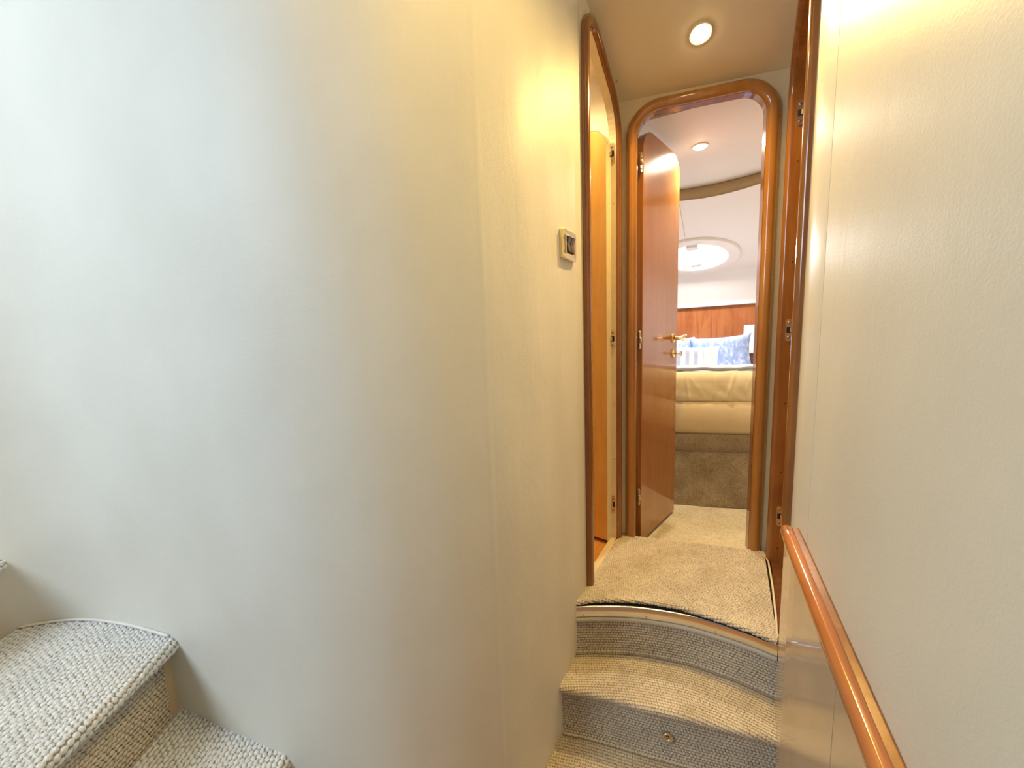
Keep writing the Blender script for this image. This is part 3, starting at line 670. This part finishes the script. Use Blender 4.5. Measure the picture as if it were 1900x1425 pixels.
# ------------------------------------------------------------------ BED
bed = empty('bed', (-.25, 3.0, -.06), 'cream upholstered berth on a carpeted base in the bow cabin', 'bed')
def bfront(x): return 2.268 + .33 * (x + .10) + .16 * (x + .1) ** 2 if x > -.6 else 2.268 + .33 * -.5 + .16 * .25
bx = np.linspace(-.75, .45, 90)
def bsurf(name, prof, mat, cp=None, wr=None, st_=None):
    P = np.array([[(x, bfront(x) + y, z) for y, z in prof] for x in bx])
    if wr is not None: P = wr(P)
    if cp:
        uv = np.stack(np.meshgrid(bx, np.linspace(0, 1, len(prof)), indexing='ij'), -1).reshape(-1, 2); uv[:, 1] *= sum(math.dist(prof[i], prof[i + 1]) for i in range(len(prof) - 1))
    else: uv = None
    v, q = grid(P); o = obj(name, v, [tuple(a) for a in q.tolist()], mat, bed, True, uv); return fix(o)
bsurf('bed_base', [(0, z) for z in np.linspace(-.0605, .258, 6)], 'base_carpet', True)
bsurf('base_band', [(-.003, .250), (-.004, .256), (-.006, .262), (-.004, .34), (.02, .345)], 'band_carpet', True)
mb = MB(); prof = [(.06, .335)] + [(.030 - .045 * math.sin(t) ** .7, .432 - .092 * math.cos(t)) for t in np.linspace(0, PI, 14)] + [(.06, .525)]
bsurf('bolster', prof, 'bolster')
bsurf('mattress', [(.012, .522), (.008, .53), (.010, .60), (.05, .62), (.3, .60), (1.34, .60)], 'sheet')
bs = empty('bedspread', (-.25, 2.4, .6), 'wrinkled pale yellow bedspread tucked over the foot of the berth', 'bedspread')
ny = 60; prof = resample(np.array([(.018, .518), (.006, .521), (-.002, .54), (-.006, .60), (-.002, .640), (.012, .664), (.035, .675), (.08, .676), (.13, .665), (.25, .640), (.45, .622), (.62, .618)]), ny)
bxx = np.linspace(-.74, .44, 240); P = np.array([[(x, bfront(x) + y, z) for y, z in prof] for x in bxx])
X, V = np.meshgrid(bxx, np.linspace(0, 1, ny), indexing='ij'); w_ = .0018 * np.sin(55 * X + 9 * np.sin(9 * V) + 3 * np.sin(13 * X)) + .0022 * np.sin(21 * X - 34 * V + 2 * np.sin(17 * X))
for x0, k_, am in ((-.055, .16, .010), (-.12, .05, .006), (.02, .22, .006), (-.25, -.1, .006), (-.20, -.5, .004)): w_ += am * soft(X - x0 - k_ * (V - .1), .007) * soft(V - .12, .11)
P[..., 1] -= w_ * np.clip(1 - V * 1.2, .3, 1); P[..., 2] += w_ * .6 * np.clip(V * 3, 0, 1)
v, q = grid(P); o = fix(obj('bedspread', v, [tuple(a) for a in q.tolist()], 'spread', bs, True)); o.name = 'cloth'
# folded white sheet with a grey hem lying across the top
fs = empty('folded_sheet', (-.25, 2.5, .68), 'white and grey folded sheet edge along the top of the bedspread', 'sheet')
for nm, pr, mt in (('sheet_hem', [(.055, .677), (.050, .683), (.052, .692), (.060, .6945)], 'hem'), ('sheet_top', [(.060, .6945), (.075, .702), (.10, .704), (.16, .690), (.3, .66), (.62, .632)], 'sheet')):
    if mt not in M: M['hem'] = plain('grey_hem', (.30, .32, .40), .8)
    P = np.array([[(x, bfront(x) + y, z + .002 * math.sin(x * 23) + .0012 * math.sin(x * 61)) for y, z in pr] for x in bxx[::4]]); v, q = grid(P); fix(obj(nm, v, [tuple(a) for a in q.tolist()], mt, fs, True))

def pillow(name, w, h, t, loc, rot, mat, label, group=None):
    n = 40; a = np.linspace(-1, 1, n); U, V = np.meshgrid(a, a, indexing='ij')
    pinch = 1 - .10 * (1 - np.abs(V) ** 2) * np.abs(U) ** 4; pinch2 = 1 - .13 * (1 - np.abs(U) ** 2) * np.abs(V) ** 4
    X = U * w / 2 * pinch; Zz = V * h / 2 * pinch2; T = t / 2 * ((1 - U ** 4).clip(0)) ** .5 * ((1 - V ** 4).clip(0)) ** .5
    T = T + .003 * np.sin(U * 7 + 3 * V) * (1 - U ** 2) * (1 - V ** 2)
    mb = MB()
    for s in (-1, 1):
        v, q = grid(np.stack([X, s * T, Zz], -1)); mb.add(v, [tuple(x) for x in q.tolist()])
    o = mb.out(name, mat, None, True); bm = bmesh.new(); bm.from_mesh(o.data); bmesh.ops.remove_doubles(bm, verts=bm.verts, dist=.0005); bmesh.ops.recalc_face_normals(bm, faces=bm.faces); bm.to_mesh(o.data); bm.free()
    o.data.polygons.foreach_set('use_smooth', [True] * len(o.data.polygons))
    o.location = loc; o.rotation_euler = rot; return tag(o, label, 'pillow', group)
R_ = math.radians
pillow('pillow', .43, .29, .13, (-.160, 3.42, .700), (R_(-12), R_(-4), R_(4)), 'blue', 'large blue pillow with white print leaning right of the striped pillow', None)
pillow('pillow', .42, .29, .13, (-.545, 3.44, .690), (R_(-12), R_(-2), R_(2)), 'blue', 'blue printed pillow mostly hidden behind the cabin door edge', None)
pillow('pillow', .34, .21, .11, (-.318, 3.18, .668), (R_(-14), R_(-1), R_(2)), 'stripe', 'small white pillow with pale lilac stripes in front of the blue ones')
# white box on the headboard
wb_ = empty('wall_box', (.075, 3.83, .8), 'white rectangular wall box at the right end of the wooden headboard', 'box')
mb = MB(); mb.box((-.010, 3.84, .680), (.073, 3.955, .920)); mb.out('box_body', 'white', wb_, b=.006)
mb = MB(); mb.box((.0, 3.86, .560), (.100, 3.960, .678)); mb.out('dark_gap_block', 'darkwood', wb_, label='dark block added in place of the dark gap under the white box')  # dark gap below the box, put in as a solid dark block

# cabin floor carpet
cm = empty('cabin_carpet', (-.1, 2.0, -.07), 'pale cream carpet on the cabin floor at the foot of the bed', 'carpet')
mb = MB(); pv = [(-.46, 1.630), (.10, 1.770), (.60, 1.86), (.60, 2.36), (.30, 2.42), (.056, 2.318), (-.098, 2.262), (-.292, 2.212), (-.60, 2.17), (-1.1, 2.17), (-1.1, 1.72), (-.49, 1.72)]
mb.prism(pv, -.0719, -.060)
o = mb.out('carpet_pile', 'cabin_carpet', cm); l = o.data.uv_layers.new(name='UV')
for lp in o.data.loops: c_ = o.data.vertices[lp.vertex_index].co; l.data[lp.index].uv = (c_.x, c_.y)
